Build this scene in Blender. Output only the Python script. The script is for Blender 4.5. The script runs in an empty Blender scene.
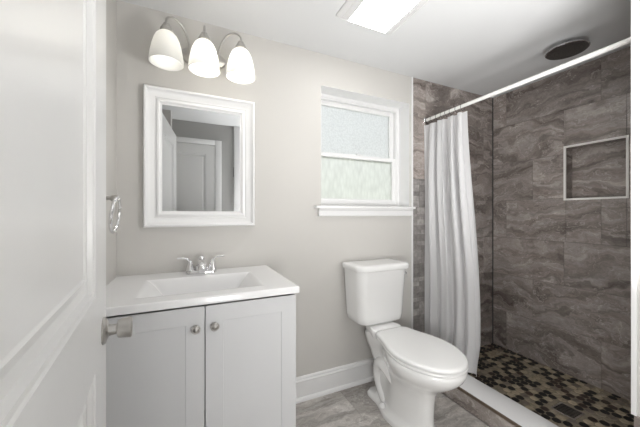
import bpy, bmesh, math, random
from mathutils import Vector, Matrix
random.seed(7)
S = bpy.context.scene
C = S.collection
PI = math.pi

# ------------------------------------------------------------------ camera
cd = bpy.data.cameras.new('camera')
cam = bpy.data.objects.new('camera', cd)
C.objects.link(cam)
cd.sensor_width = 36.0
cd.lens = 16.0
cd.clip_start = 0.01
cd.shift_y = 0.0004
cam.location = (0, 0, 1.22)
cam.rotation_euler = (PI / 2, 0, -math.radians(24.9))
S.camera = cam

# ------------------------------------------------------------------ light and exposure
S.view_settings.view_transform = 'Standard'
S.view_settings.look = 'None'
S.view_settings.gamma = 1
S.view_settings.use_curve_mapping = False
S.view_settings.exposure = 1.12
W = bpy.data.worlds.new('daylight')
S.world = W
W.use_nodes = True
wn = W.node_tree.nodes
wl = W.node_tree.links
bg = wn['Background']
bg.inputs[1].default_value = 0.95
tc = wn.new('ShaderNodeTexCoord')
sx = wn.new('ShaderNodeSeparateXYZ')
cr = wn.new('ShaderNodeValToRGB')
cr.color_ramp.elements[0].position = 0.42
cr.color_ramp.elements[0].color = (0.54, 0.56, 0.49, 1)
cr.color_ramp.elements[1].position = 0.62
cr.color_ramp.elements[1].color = (0.64, 0.655, 0.655, 1)
mr = wn.new('ShaderNodeMath')
mr.operation = 'MULTIPLY_ADD'
mr.inputs[1].default_value = 0.5
mr.inputs[2].default_value = 0.5
wl.new(tc.outputs['Generated'], sx.inputs[0])
wl.new(sx.outputs[2], mr.inputs[0])
wl.new(mr.outputs[0], cr.inputs[0])
wl.new(cr.outputs[0], bg.inputs[0])

# soft flash bounced beside the camera, the light most of the photograph was taken with
def area(name, loc, aim, sx_, sy_, watts, col=(1, 1, 1)):
    d = bpy.data.lights.new(name, 'AREA')
    d.shape = 'RECTANGLE'; d.size = sx_; d.size_y = sy_; d.energy = watts; d.color = col
    o = bpy.data.objects.new(name, d); C.objects.link(o)
    o.location = loc
    o.rotation_euler = (Vector(aim) - Vector(loc)).to_track_quat('-Z', 'Y').to_euler()
    return o
area('camera_flash', (0.30, -0.12, 0.86), (2.6, 1.35, 1.1), 0.55, 0.22, 9, (1.0, 0.995, 0.985))
area('bounced_flash', (1.15, 0.05, 1.05), (1.25, 0.35, 2.31), 0.5, 0.4, 13, (1.0, 0.995, 0.985))

LENS_POWER = 7.0
BULB_POWER = 10.0

# ------------------------------------------------------------------ materials
def mat(name, col, rough=0.5, metal=0.0, **kw):
    m = bpy.data.materials.new(name)
    m.use_nodes = True
    b = m.node_tree.nodes['Principled BSDF']
    b.inputs['Base Color'].default_value = (*col, 1)
    b.inputs['Roughness'].default_value = rough
    b.inputs['Metallic'].default_value = metal
    for k, v in kw.items():
        b.inputs[k.replace('_', ' ')].default_value = v
    return m

def nodes(m):
    return m.node_tree.nodes, m.node_tree.links, m.node_tree.nodes['Principled BSDF']

def grain(m, col, amt=0.06, scale=6.0, bump=0.0, bscale=80.0, detail=3):
    """slow, faint mottling of the colour plus an optional fine bump"""
    n, l, b = nodes(m)
    t = n.new('ShaderNodeTexCoord')
    no = n.new('ShaderNodeTexNoise')
    no.inputs['Scale'].default_value = scale
    no.inputs['Detail'].default_value = detail
    r = n.new('ShaderNodeValToRGB')
    r.color_ramp.elements[0].position = 0.3
    r.color_ramp.elements[1].position = 0.7
    r.color_ramp.elements[0].color = (*[c * (1 - amt) for c in col], 1)
    r.color_ramp.elements[1].color = (*[min(1, c * (1 + amt)) for c in col], 1)
    l.new(t.outputs['Object'], no.inputs['Vector'])
    l.new(no.outputs['Fac'], r.inputs[0])
    l.new(r.outputs[0], b.inputs['Base Color'])
    if bump:
        n2 = n.new('ShaderNodeTexNoise')
        n2.inputs['Scale'].default_value = bscale
        bp = n.new('ShaderNodeBump')
        bp.inputs['Strength'].default_value = bump
        bp.inputs['Distance'].default_value = 0.002
        l.new(t.outputs['Object'], n2.inputs['Vector'])
        l.new(n2.outputs['Fac'], bp.inputs['Height'])
        l.new(bp.outputs[0], b.inputs['Normal'])
    return m

WALLC = (0.57, 0.555, 0.53)
M = {}
M['wall'] = grain(mat('greige_paint', WALLC, 0.65), WALLC, 0.015, 1.5, 0.12, 140)
M['ceiling'] = grain(mat('ceiling_paint', (0.66, 0.665, 0.67), 0.8), (0.66, 0.665, 0.67), 0.01, 1.5, 0.15, 90)
M['trim'] = grain(mat('white_trim_paint', (0.80, 0.80, 0.80), 0.3), (0.80, 0.80, 0.80), 0.01, 3)
M['niche_trim'] = grain(mat('cream_metal_trim', (0.93, 0.91, 0.88), 0.35), (0.93, 0.91, 0.88), 0.005, 3)
M['door'] = grain(mat('white_door_paint', (0.68, 0.68, 0.675), 0.28), (0.68, 0.68, 0.675), 0.012, 3, 0.10, 26)
M['cabinet'] = grain(mat('cabinet_lacquer', (0.62, 0.625, 0.635), 0.35), (0.62, 0.625, 0.635), 0.01, 3)
M['marble'] = grain(mat('cultured_marble', (0.83, 0.83, 0.835), 0.14), (0.83, 0.83, 0.835), 0.012, 4)
M['porcelain'] = grain(mat('porcelain', (0.84, 0.84, 0.835), 0.10, Coat_Weight=0.4), (0.84, 0.84, 0.835), 0.006, 3)
M['plastic'] = grain(mat('seat_plastic', (0.83, 0.83, 0.825), 0.18), (0.83, 0.83, 0.825), 0.006, 3)
M['chrome'] = grain(mat('chrome', (0.80, 0.80, 0.81), 0.08, 1.0), (0.80, 0.80, 0.81), 0.02, 20)
M['nickel'] = grain(mat('brushed_nickel', (0.50, 0.485, 0.465), 0.30, 1.0), (0.50, 0.485, 0.465), 0.05, 40)
M['dark_metal'] = grain(mat('dark_metal', (0.10, 0.095, 0.09), 0.35, 0.8), (0.10, 0.095, 0.09), 0.1, 40)
M['rod'] = grain(mat('white_rod', (0.82, 0.81, 0.79), 0.2), (0.82, 0.81, 0.79), 0.01, 9)
M['mirror'] = grain(mat('mirror_silver', (0.66, 0.67, 0.675), 0.01, 1.0), (0.66, 0.67, 0.675), 0.004, 2)
M['caulk'] = grain(mat('dark_caulk', (0.05, 0.05, 0.05), 0.8), (0.05, 0.05, 0.05), 0.05, 9)  # dark caulk of the joint between the two shower walls
M['bronze_strip'] = grain(mat('bronze_strip', (0.22, 0.17, 0.13), 0.4, 0.6), (0.22, 0.17, 0.13), 0.05, 30)
M['grey_paint'] = grain(mat('grey_hall_paint', (0.42, 0.415, 0.405), 0.7), (0.42, 0.415, 0.405), 0.02, 2)

def emit(name, col, strength, base=(0.9, 0.9, 0.9), rough=0.4):
    m = mat(name, base, rough)
    b = m.node_tree.nodes['Principled BSDF']
    b.inputs['Emission Color'].default_value = (*col, 1)
    b.inputs['Emission Strength'].default_value = strength
    return m
M['lens'] = emit('lit_lens', (1, 0.985, 0.96), LENS_POWER)
M['bulb'] = emit('lit_bulb', (1, 0.97, 0.93), BULB_POWER)
M['bulb_off'] = emit('unlit_bulb_glow', (1, 0.97, 0.93), 3.0)  # left bulb is unlit; weak glow added to brighten its shade
def opal():
    m = bpy.data.materials.new('frosted_opal_glass'); m.use_nodes = True
    n, l = m.node_tree.nodes, m.node_tree.links
    b = n['Principled BSDF']; o = n['Material Output']
    b.inputs['Base Color'].default_value = (.82, .82, .80, 1); b.inputs['Roughness'].default_value = .35
    t = n.new('ShaderNodeBsdfTranslucent'); t.inputs[0].default_value = (.92, .91, .88, 1)
    no = n.new('ShaderNodeTexNoise'); no.inputs['Scale'].default_value = 25
    mr_ = n.new('ShaderNodeMapRange'); mr_.inputs[3].default_value = .38; mr_.inputs[4].default_value = .46
    mx = n.new('ShaderNodeMixShader')
    l.new(no.outputs['Fac'], mr_.inputs[0]); l.new(mr_.outputs[0], mx.inputs[0])
    l.new(b.outputs[0], mx.inputs[1]); l.new(t.outputs[0], mx.inputs[2]); l.new(mx.outputs[0], o.inputs[0])
    return m
M['shade'] = opal()

def stone(name, ramp, scale=2.2, dist=7.0, rough=0.32, stretch=(1.0, 1.0, 1.5), bands='Z', bump=0.15):
    """veined travertine-look porcelain; the face attribute 'tid' shifts the vein field tile by tile"""
    m = mat(name, (0.2, 0.2, 0.2), rough)
    n, l, b = nodes(m)
    t = n.new('ShaderNodeTexCoord')
    at = n.new('ShaderNodeAttribute')
    at.attribute_name = 'tid'
    sc = n.new('ShaderNodeVectorMath'); sc.operation = 'SCALE'; sc.inputs[3].default_value = 9.0
    l.new(at.outputs['Color'], sc.inputs[0])
    ad = n.new('ShaderNodeVectorMath'); ad.operation = 'ADD'
    l.new(t.outputs['Object'], ad.inputs[0]); l.new(sc.outputs[0], ad.inputs[1])
    mp = n.new('ShaderNodeMapping')
    mp.inputs['Scale'].default_value = stretch
    l.new(ad.outputs[0], mp.inputs['Vector'])
    # big warp
    w1 = n.new('ShaderNodeTexNoise'); w1.inputs['Scale'].default_value = 1.9; w1.inputs['Detail'].default_value = 5; w1.inputs['Roughness'].default_value = 0.6
    l.new(mp.outputs[0], w1.inputs['Vector'])
    wc = n.new('ShaderNodeVectorMath'); wc.operation = 'SCALE'; wc.inputs[3].default_value = 0.8
    l.new(w1.outputs['Color'], wc.inputs[0])
    wa = n.new('ShaderNodeVectorMath'); wa.operation = 'ADD'
    l.new(mp.outputs[0], wa.inputs[0]); l.new(wc.outputs[0], wa.inputs[1])
    mp2 = n.new('ShaderNodeMapping'); mp2.inputs['Scale'].default_value = (1, 1, 2.0) if bands == 'Z' else (1, 2.0, 1)
    l.new(wa.outputs[0], mp2.inputs['Vector'])
    mp = mp2
    wv = n.new('ShaderNodeTexWave'); wv.wave_type = 'BANDS'; wv.bands_direction = bands
    wv.inputs['Scale'].default_value = scale * 0.35
    wv.inputs['Distortion'].default_value = dist
    wv.inputs['Detail'].default_value = 5
    wv.inputs['Detail Scale'].default_value = 1.3
    wv.inputs['Detail Roughness'].default_value = 0.62
    l.new(mp.outputs[0], wv.inputs['Vector'])
    # cloudy field
    n2 = n.new('ShaderNodeTexNoise'); n2.inputs['Scale'].default_value = 0.95; n2.inputs['Detail'].default_value = 12; n2.inputs['Roughness'].default_value = 0.72; n2.inputs['Distortion'].default_value = 1.4
    l.new(mp.outputs[0], n2.inputs['Vector'])
    mx = n.new('ShaderNodeMix'); mx.data_type = 'FLOAT'; mx.inputs[0].default_value = 0.88
    l.new(wv.outputs['Fac'], mx.inputs[2]); l.new(n2.outputs['Fac'], mx.inputs[3])
    r = n.new('ShaderNodeValToRGB')
    el = r.color_ramp.elements
    while len(el) < len(ramp):
        el.new(0.5)
    for e, (p, c) in zip(el, ramp):
        e.position = p; e.color = (*c, 1)
    l.new(mx.outputs[0], r.inputs[0])
    # thin pale veins
    n3 = n.new('ShaderNodeTexNoise'); n3.inputs['Scale'].default_value = 1.5; n3.inputs['Detail'].default_value = 6; n3.inputs['Distortion'].default_value = 2.2
    l.new(mp.outputs[0], n3.inputs['Vector'])
    s1 = n.new('ShaderNodeMath'); s1.operation = 'SUBTRACT'; s1.inputs[1].default_value = 0.5
    s2 = n.new('ShaderNodeMath'); s2.operation = 'ABSOLUTE'
    s3 = n.new('ShaderNodeMapRange'); s3.inputs[1].default_value = 0.0; s3.inputs[2].default_value = 0.013; s3.inputs[3].default_value = 0.55; s3.inputs[4].default_value = 0.0
    l.new(n3.outputs['Fac'], s1.inputs[0]); l.new(s1.outputs[0], s2.inputs[0]); l.new(s2.outputs[0], s3.inputs[0])
    mc = n.new('ShaderNodeMix'); mc.data_type = 'RGBA'
    l.new(s3.outputs[0], mc.inputs[0]); l.new(r.outputs[0], mc.inputs[6])
    mc.inputs[7].default_value = (*[min(1, c * 1.25) for c in ramp[-1][1]], 1)
    # fine speckle
    n4 = n.new('ShaderNodeTexNoise'); n4.inputs['Scale'].default_value = 45; n4.inputs['Detail'].default_value = 4
    l.new(mp.outputs[0], n4.inputs['Vector'])
    r4 = n.new('ShaderNodeMapRange'); r4.inputs[1].default_value = 0.3; r4.inputs[2].default_value = 0.7; r4.inputs[3].default_value = 0.88; r4.inputs[4].default_value = 1.10
    l.new(n4.outputs['Fac'], r4.inputs[0])
    vm = n.new('ShaderNodeVectorMath'); vm.operation = 'SCALE'
    # fine streaks along the grain and a tone of its own for every tile
    mp5 = n.new('ShaderNodeMapping'); mp5.inputs['Scale'].default_value = (1, 1, 7) if bands == 'Z' else (1, 7, 1)
    l.new(wa.outputs[0], mp5.inputs['Vector'])
    n5 = n.new('ShaderNodeTexNoise'); n5.inputs['Scale'].default_value = 2.4; n5.inputs['Detail'].default_value = 8; n5.inputs['Roughness'].default_value = 0.65
    l.new(mp5.outputs[0], n5.inputs['Vector'])
    r5 = n.new('ShaderNodeMapRange'); r5.inputs[1].default_value = 0.35; r5.inputs[2].default_value = 0.65; r5.inputs[3].default_value = 0.66; r5.inputs[4].default_value = 1.22
    l.new(n5.outputs['Fac'], r5.inputs[0])
    sp_ = n.new('ShaderNodeSeparateColor'); l.new(at.outputs['Color'], sp_.inputs[0])
    r6 = n.new('ShaderNodeMapRange'); r6.inputs[3].default_value = 0.84; r6.inputs[4].default_value = 1.14
    l.new(sp_.outputs[2], r6.inputs[0])
    m5 = n.new('ShaderNodeMath'); m5.operation = 'MULTIPLY'; l.new(r5.outputs[0], m5.inputs[0]); l.new(r6.outputs[0], m5.inputs[1])
    m6 = n.new('ShaderNodeMath'); m6.operation = 'MULTIPLY'; l.new(m5.outputs[0], m6.inputs[0]); l.new(r4.outputs[0], m6.inputs[1])
    l.new(mc.outputs[2], vm.inputs[0]); l.new(m6.outputs[0], vm.inputs[3])
    l.new(vm.outputs[0], b.inputs['Base Color'])
    bp = n.new('ShaderNodeBump'); bp.inputs['Strength'].default_value = bump; bp.inputs['Distance'].default_value = 0.002
    l.new(n2.outputs['Fac'], bp.inputs['Height']); l.new(bp.outputs[0], b.inputs['Normal'])
    return m

M['tile'] = stone('grey_veined_tile', [(0.30, (0.14, 0.115, 0.103)), (0.42, (0.26, 0.222, 0.203)), (0.54, (0.35, 0.308, 0.284)), (0.70, (0.50, 0.455, 0.425))], rough=0.22)
M['floor_tile'] = stone('floor_stone_tile', [(0.28, (0.30, 0.272, 0.25)), (0.42, (0.45, 0.42, 0.39)), (0.54, (0.57, 0.54, 0.51)), (0.68, (0.68, 0.66, 0.63))], rough=0.38, stretch=(1.0, 1.5, 1.0), bands='Y')
M['grout'] = grain(mat('dark_grout', (0.17, 0.15, 0.14), 0.9), (0.17, 0.15, 0.14), 0.1, 30)
M['floor_grout'] = grain(mat('floor_grout', (0.33, 0.31, 0.29), 0.9), (0.33, 0.31, 0.29), 0.1, 30)
M['pebble_grout'] = grain(mat('tan_grout', (0.24, 0.205, 0.155), 0.9), (0.24, 0.205, 0.155), 0.15, 30)

def attr_mat(name, attr, rough, amt=0.25):
    m = mat(name, (0.3, 0.3, 0.3), rough)
    n, l, b = nodes(m)
    a = n.new('ShaderNodeAttribute'); a.attribute_name = attr
    t = n.new('ShaderNodeTexCoord')
    no = n.new('ShaderNodeTexNoise'); no.inputs['Scale'].default_value = 38; no.inputs['Detail'].default_value = 4
    mrg = n.new('ShaderNodeMapRange'); mrg.inputs[1].default_value = 0.3; mrg.inputs[2].default_value = 0.7
    mrg.inputs[3].default_value = 1 - amt; mrg.inputs[4].default_value = 1 + amt
    vm = n.new('ShaderNodeVectorMath'); vm.operation = 'SCALE'
    l.new(t.outputs['Object'], no.inputs['Vector']); l.new(no.outputs['Fac'], mrg.inputs[0])
    l.new(a.outputs['Color'], vm.inputs[0]); l.new(mrg.outputs[0], vm.inputs[3])
    l.new(vm.outputs[0], b.inputs['Base Color'])
    return m
M['pebble'] = attr_mat('hexagon_stones', 'tid', 0.55)
M['mosaic'] = attr_mat('grey_mosaic', 'tid', 0.3)

# obscure window glass, two patterns
def glass(name, col, scale, squash, strength, em=0.0):
    m = mat(name, col, 0.35, 0.0, Transmission_Weight=0.85, IOR=1.3)
    n, l, b = nodes(m)
    t = n.new('ShaderNodeTexCoord')
    mp = n.new('ShaderNodeMapping'); mp.inputs['Scale'].default_value = squash
    v = n.new('ShaderNodeTexVoronoi'); v.inputs['Scale'].default_value = scale
    bp = n.new('ShaderNodeBump'); bp.inputs['Strength'].default_value = strength; bp.inputs['Distance'].default_value = 0.004
    l.new(t.outputs['Object'], mp.inputs[0]); l.new(mp.outputs[0], v.inputs['Vector'])
    l.new(v.outputs['Distance'], bp.inputs['Height']); l.new(bp.outputs[0], b.inputs['Normal'])
    r = n.new('ShaderNodeValToRGB')
    r.color_ramp.elements[0].color = (*[c * 1.08 for c in col], 1)
    r.color_ramp.elements[1].color = (*[c * 0.80 for c in col], 1)
    l.new(v.outputs['Distance'], r.inputs[0]); l.new(r.outputs[0], b.inputs['Base Color'])
    return m
M['glass_up'] = glass('obscure_glass', (0.72, 0.74, 0.74), 75, (1, 1, 1), 0.5)
M['glass_low'] = glass('rippled_glass', (0.76, 0.785, 0.75), 42, (1.0, 1.0, 0.35), 0.6)

# curtain cloth
def cloth():
    m = bpy.data.materials.new('curtain_cloth')
    m.use_nodes = True
    n, l = m.node_tree.nodes, m.node_tree.links
    n.clear()
    o = n.new('ShaderNodeOutputMaterial')
    d = n.new('ShaderNodeBsdfDiffuse'); d.inputs[0].default_value = (0.86, 0.86, 0.87, 1)
    t = n.new('ShaderNodeBsdfTranslucent'); t.inputs[0].default_value = (0.80, 0.80, 0.81, 1)
    mx = n.new('ShaderNodeMixShader'); mx.inputs[0].default_value = 0.35
    tp = n.new('ShaderNodeBsdfTransparent')
    m2 = n.new('ShaderNodeMixShader'); m2.inputs[0].default_value = 0.06
    tc_ = n.new('ShaderNodeTexCoord')
    wv = n.new('ShaderNodeTexNoise'); wv.inputs['Scale'].default_value = 14; wv.inputs['Detail'].default_value = 4
    bp = n.new('ShaderNodeBump'); bp.inputs['Strength'].default_value = 0.5; bp.inputs['Distance'].default_value = 0.006
    l.new(tc_.outputs['Object'], wv.inputs['Vector']); l.new(wv.outputs['Fac'], bp.inputs['Height'])
    l.new(bp.outputs[0], d.inputs['Normal'])
    l.new(d.outputs[0], mx.inputs[1]); l.new(t.outputs[0], mx.inputs[2])
    l.new(mx.outputs[0], m2.inputs[1]); l.new(tp.outputs[0], m2.inputs[2])
    l.new(m2.outputs[0], o.inputs[0])
    return m
M['cloth'] = cloth()

# ------------------------------------------------------------------ mesh helpers
def obj(name, bm, m, parent=None, loc=None, smooth=35, rotz=0):
    bm.normal_update()
    if smooth:
        a = math.radians(smooth)
        for f in bm.faces:
            f.smooth = True
        for e in bm.edges:
            e.smooth = not (len(e.link_faces) == 2 and e.calc_face_angle(0) > a)
    me = bpy.data.meshes.new(name)
    bm.to_mesh(me); bm.free()
    me.materials.append(m)
    o = bpy.data.objects.new(name, me)
    C.objects.link(o)
    if parent: o.parent = parent
    if loc: o.location = loc
    if rotz: o.rotation_euler = (0, 0, rotz)
    return o

def tag(o, label, cat, group=None):
    o['label'] = label; o['category'] = cat
    if group: o['group'] = group
    return o

def thing(name, label, cat, loc=(0, 0, 0), rotz=0, group=None):
    o = bpy.data.objects.new(name, None)
    C.objects.link(o)
    o.location = loc; o.rotation_euler = (0, 0, rotz)
    o.empty_display_size = 0.05
    return tag(o, label, cat, group)

def struct(name, bm, m, label=None, **kw):
    o = obj(name, bm, m, **kw)
    o['kind'] = 'structure'
    if label: o['label'] = label
    return o

def box(bm, x0, x1, y0, y1, z0, z1, bev=0.0, seg=2):
    b = bmesh.new()
    bmesh.ops.create_cube(b, size=1)
    for v in b.verts:
        v.co = Vector((x0 + (v.co.x + .5) * (x1 - x0), y0 + (v.co.y + .5) * (y1 - y0), z0 + (v.co.z + .5) * (z1 - z0)))
    if bev:
        bmesh.ops.bevel(b, geom=b.edges[:], offset=bev, segments=seg, affect='EDGES', profile=0.5)
    merge(bm, b)
    return bm

def merge(bm, b, mtx=None):
    if mtx: bmesh.ops.transform(b, matrix=mtx, verts=b.verts)
    me = bpy.data.meshes.new('tmp')
    b.to_mesh(me); b.free()
    bm.from_mesh(me)
    bpy.data.meshes.remove(me)

def B(*a, **k):
    return box(bmesh.new(), *a, **k)

def rings(bm, rr, cap0=True, cap1=True, close=True):
    """loft a list of rings (lists of points)"""
    V = [[bm.verts.new(p) for p in r] for r in rr]
    n = len(rr[0])
    for a, b in zip(V, V[1:]):
        for i in range(n if close else n - 1):
            j = (i + 1) % n
            bm.faces.new((a[i], a[j], b[j], b[i]))
    if cap0: bm.faces.new(V[0][::-1])
    if cap1: bm.faces.new(V[-1])
    bmesh.ops.recalc_face_normals(bm, faces=bm.faces[:])
    return bm

def lathe(bm, prof, n=32, mtx=None, cap0=True, cap1=True):
    b = bmesh.new()
    rings(b, [[(r * math.cos(2 * PI * i / n), r * math.sin(2 * PI * i / n), z) for i in range(n)] for r, z in prof], cap0, cap1)
    merge(bm, b, mtx)
    return bm

def tube(bm, pts, rad, n=12, smoothit=True, cap=True, squash=1.0):
    pts = [Vector(p) for p in pts]
    rads = rad if isinstance(rad, (list, tuple)) else [rad] * len(pts)
    if smoothit:
        P, R = [], []
        m = len(pts)
        for i in range(m - 1):
            p0, p1, p2, p3 = pts[max(i - 1, 0)], pts[i], pts[i + 1], pts[min(i + 2, m - 1)]
            for k in range(6):
                t = k / 6
                P.append(0.5 * ((2 * p1) + (p2 - p0) * t + (2 * p0 - 5 * p1 + 4 * p2 - p3) * t * t + (3 * p1 - p0 - 3 * p2 + p3) * t ** 3))
                R.append(rads[i] * (1 - t) + rads[i + 1] * t)
        P.append(pts[-1]); R.append(rads[-1])
    else:
        P, R = pts, rads
    up = None
    rr = []
    for i, p in enumerate(P):
        d = (P[min(i + 1, len(P) - 1)] - P[max(i - 1, 0)]).normalized()
        if up is None:
            up = Vector((0, 0, 1)) if abs(d.z) < 0.9 else Vector((1, 0, 0))
        s = d.cross(up).normalized()
        up = s.cross(d).normalized()
        rr.append([p + R[i] * (s * math.cos(2 * PI * k / n) + up * squash * math.sin(2 * PI * k / n)) for k in range(n)])
    b = bmesh.new()
    rings(b, rr, cap, cap)
    merge(bm, b)
    return bm

def torus(bm, Rr, r, mtx, n=40, m=10):
    b = bmesh.new()
    V = [[b.verts.new(((Rr + r * math.cos(2 * PI * j / m)) * math.cos(2 * PI * i / n), (Rr + r * math.cos(2 * PI * j / m)) * math.sin(2 * PI * i / n), r * math.sin(2 * PI * j / m))) for j in range(m)] for i in range(n)]
    for i in range(n):
        for j in range(m):
            b.faces.new((V[i][j], V[(i + 1) % n][j], V[(i + 1) % n][(j + 1) % m], V[i][(j + 1) % m]))
    merge(bm, b, mtx)
    return bm

def panel_slab(Wd, H, T, panels, prof):
    """slab in x 0..Wd, z 0..H, front face at y=0 (normal -y) with profiled panels"""
    bm = bmesh.new()
    xs = sorted({0, Wd, *[p[0] for p in panels], *[p[1] for p in panels]})
    zs = sorted({0, H, *[p[2] for p in panels], *[p[3] for p in panels]})
    def quad(a, b, c, d): bm.faces.new([bm.verts.new(p) for p in (a, b, c, d)])
    for i in range(len(xs) - 1):
        for j in range(len(zs) - 1):
            cx, cz = (xs[i] + xs[i + 1]) / 2, (zs[j] + zs[j + 1]) / 2
            if any(p[0] < cx < p[1] and p[2] < cz < p[3] for p in panels): continue
            quad((xs[i], 0, zs[j]), (xs[i + 1], 0, zs[j]), (xs[i + 1], 0, zs[j + 1]), (xs[i], 0, zs[j + 1]))
    for x0, x1, z0, z1 in panels:
        prev = (0, 0)
        for ins, dep in prof:
            a = [(x0 + prev[0], prev[1], z0 + prev[0]), (x1 - prev[0], prev[1], z0 + prev[0]), (x1 - prev[0], prev[1], z1 - prev[0]), (x0 + prev[0], prev[1], z1 - prev[0])]
            b = [(x0 + ins, dep, z0 + ins), (x1 - ins, dep, z0 + ins), (x1 - ins, dep, z1 - ins), (x0 + ins, dep, z1 - ins)]
            for k in range(4):
                q = (k + 1) % 4
                quad(a[k], a[q], b[q], b[k])
            prev = (ins, dep)
        ins, dep = prev
        quad((x0 + ins, dep, z0 + ins), (x1 - ins, dep, z0 + ins), (x1 - ins, dep, z1 - ins), (x0 + ins, dep, z1 - ins))
    quad((Wd, T, 0), (0, T, 0), (0, T, H), (Wd, T, H))
    for a, b in (((0, 0, 0), (0, 0, H)),):
        quad((0, T, 0), (0, 0, 0), (0, 0, H), (0, T, H))
        quad((Wd, 0, 0), (Wd, T, 0), (Wd, T, H), (Wd, 0, H))
    for i in range(len(xs) - 1):
        quad((xs[i], 0, H), (xs[i + 1], 0, H), (xs[i + 1], T, H), (xs[i], T, H))
        quad((xs[i], T, 0), (xs[i + 1], T, 0), (xs[i + 1], 0, 0), (xs[i], 0, 0))
    bmesh.ops.remove_doubles(bm, verts=bm.verts, dist=1e-5)
    return bm

def frame_loft(x0, x1, z0, z1, prof):
    """picture-frame: profile (inset, y) swept round a rectangle with mitred corners (in the XZ plane)"""
    bm = bmesh.new()
    R = []
    for ins, y in prof:
        R.append([bm.verts.new(p) for p in ((x0 + ins, y, z0 + ins), (x1 - ins, y, z0 + ins), (x1 - ins, y, z1 - ins), (x0 + ins, y, z1 - ins))])
    R.append(R[0])
    for a, b in zip(R, R[1:]):
        for k in range(4):
            q = (k + 1) % 4
            bm.faces.new((a[k], a[q], b[q], b[k]))
    bmesh.ops.recalc_face_normals(bm, faces=bm.faces[:])
    return bm

def extrude_profile(prof, x0, x1):
    """profile in (y, z) extruded along x"""
    bm = bmesh.new()
    rings(bm, [[(x0, y, z) for y, z in prof], [(x1, y, z) for y, z in prof]])
    return bm

def tiles(rects, to3d, nrm, lift=0.002, colfn=None, grout=0.0008, bev=0.0008):
    """separate tiles (one mesh) from 2-D rects; each tile carries its own 'tid' value"""
    bm = bmesh.new()
    lay = bm.loops.layers.float_color.new('tid')
    N = Vector(nrm)
    for (a0, a1, b0, b1, key) in rects:
        if a1 - a0 < 0.004 or b1 - b0 < 0.004: continue
        rnd = random.Random(key)
        col = colfn(rnd) if colfn else (rnd.random(), rnd.random(), rnd.random(), 1)
        g = grout
        base = [(a0 + g, b0 + g), (a1 - g, b0 + g), (a1 - g, b1 - g), (a0 + g, b1 - g)]
        top = [(a0 + g + bev, b0 + g + bev), (a1 - g - bev, b0 + g + bev), (a1 - g - bev, b1 - g - bev), (a0 + g + bev, b1 - g - bev)]
        v0 = [bm.verts.new(Vector(to3d(*p))) for p in base]
        v1 = [bm.verts.new(Vector(to3d(*p)) + N * lift) for p in top]
        fs = [bm.faces.new(v1)]
        for k in range(4):
            q = (k + 1) % 4
            fs.append(bm.faces.new((v0[k], v0[q], v1[q], v1[k])))
        if fs[0].normal.length == 0: fs[0].normal_update()
        for f in fs:
            f.normal_update()
        if fs[0].normal.dot(N) < 0:
            for f in fs: f.normal_flip()
        for f in fs:
            for lp in f.loops: lp[lay] = col
    return bm

def clip_out(r, h):
    """rect r=(a0,a1,b0,b1,key) minus rect h -> up to four rects sharing the key"""
    a0, a1, b0, b1, k = r
    if a1 <= h[0] or a0 >= h[1] or b1 <= h[2] or b0 >= h[3]: return [r]
    out = []
    m0, m1 = max(a0, h[0]), min(a1, h[1])
    if a0 < h[0]: out.append((a0, h[0], b0, b1, k))
    if a1 > h[1]: out.append((h[1], a1, b0, b1, k))
    if b0 < h[2]: out.append((m0, m1, b0, h[2], k))
    if b1 > h[3]: out.append((m0, m1, h[3], b1, k))
    return out

def row_tiles(a0, a1, b0, b1, seams, tl, th, key):
    out = []
    r = 0
    z = b0
    while z < b1 - 1e-4:
        z1 = min(z + th, b1)
        s = seams[r % len(seams)]
        k = math.floor((a0 - s) / tl)
        while s + k * tl < a1:
            p, q = max(a0, s + k * tl), min(a1, s + (k + 1) * tl)
            out.append((p, q, z, z1, key * 1000 + r * 20 + (k + 8)))
            k += 1
        z = z1; r += 1
    return out

# ------------------------------------------------------------------ dimensions (metres)
XL, YB, ZC = -0.33, 1.75, 2.31       # left wall, back wall, ceiling
XS, XR = 1.62, 2.61                  # shower starts, right wall
YF = -0.20                           # wall behind the camera
YP = 0.50                            # near end of the shower
CX0, CX1, CZ = 1.565, 1.742, 0.115   # curb

# ------------------------------------------------------------------ room shell
bm = B(XL - .1, CX1 - .021, YF - .1, YB + .1, -0.10, -0.002)
floor = struct('floor', bm, M['floor_grout'], 'grey-beige stone-look tile floor of the bathroom')
rects = []
for r in range(8):
    y0 = YB - 0.335 * (r + 1) - 0.0
    off = (0.30, 0.52, 0.08)[r % 3]
    k = -3
    while off + k * 0.65 < CX0:
        a0, a1 = max(XL, off + k * .65), min(CX0, off + (k + 1) * .65)
        b0, b1 = max(YF, y0), min(YB, y0 + .335)
        if a1 > a0 and b1 > b0: rects.append((a0, a1, b0, b1, 7000 + r * 20 + k + 5))
        k += 1
ft = obj('floor_tile', tiles(rects, lambda a, b: (a, b, -0.002), (0, 0, 1)), M['floor_tile'], floor)

struct('ceiling', B(XL - .1, XR + .2, YF - .1, YB + .1, ZC, ZC + .1), M['ceiling'], 'flat white painted ceiling')

# back wall with the window opening
WX0, WX1, WZ0, WZ1 = 0.820, 1.594, 1.257, 2.095
bm = bmesh.new()
box(bm, XL - .1, WX0, YB, YB + .2, 0, ZC)
box(bm, WX0, WX1, YB, YB + .2, 0, WZ0)
box(bm, WX0, WX1, YB, YB + .2, WZ1, ZC)
box(bm, WX1, XS + .01, YB, YB + .2, 0, ZC)
wb = struct('wall_back', bm, M['wall'], 'greige painted wall behind the vanity and toilet', smooth=0)
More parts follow.
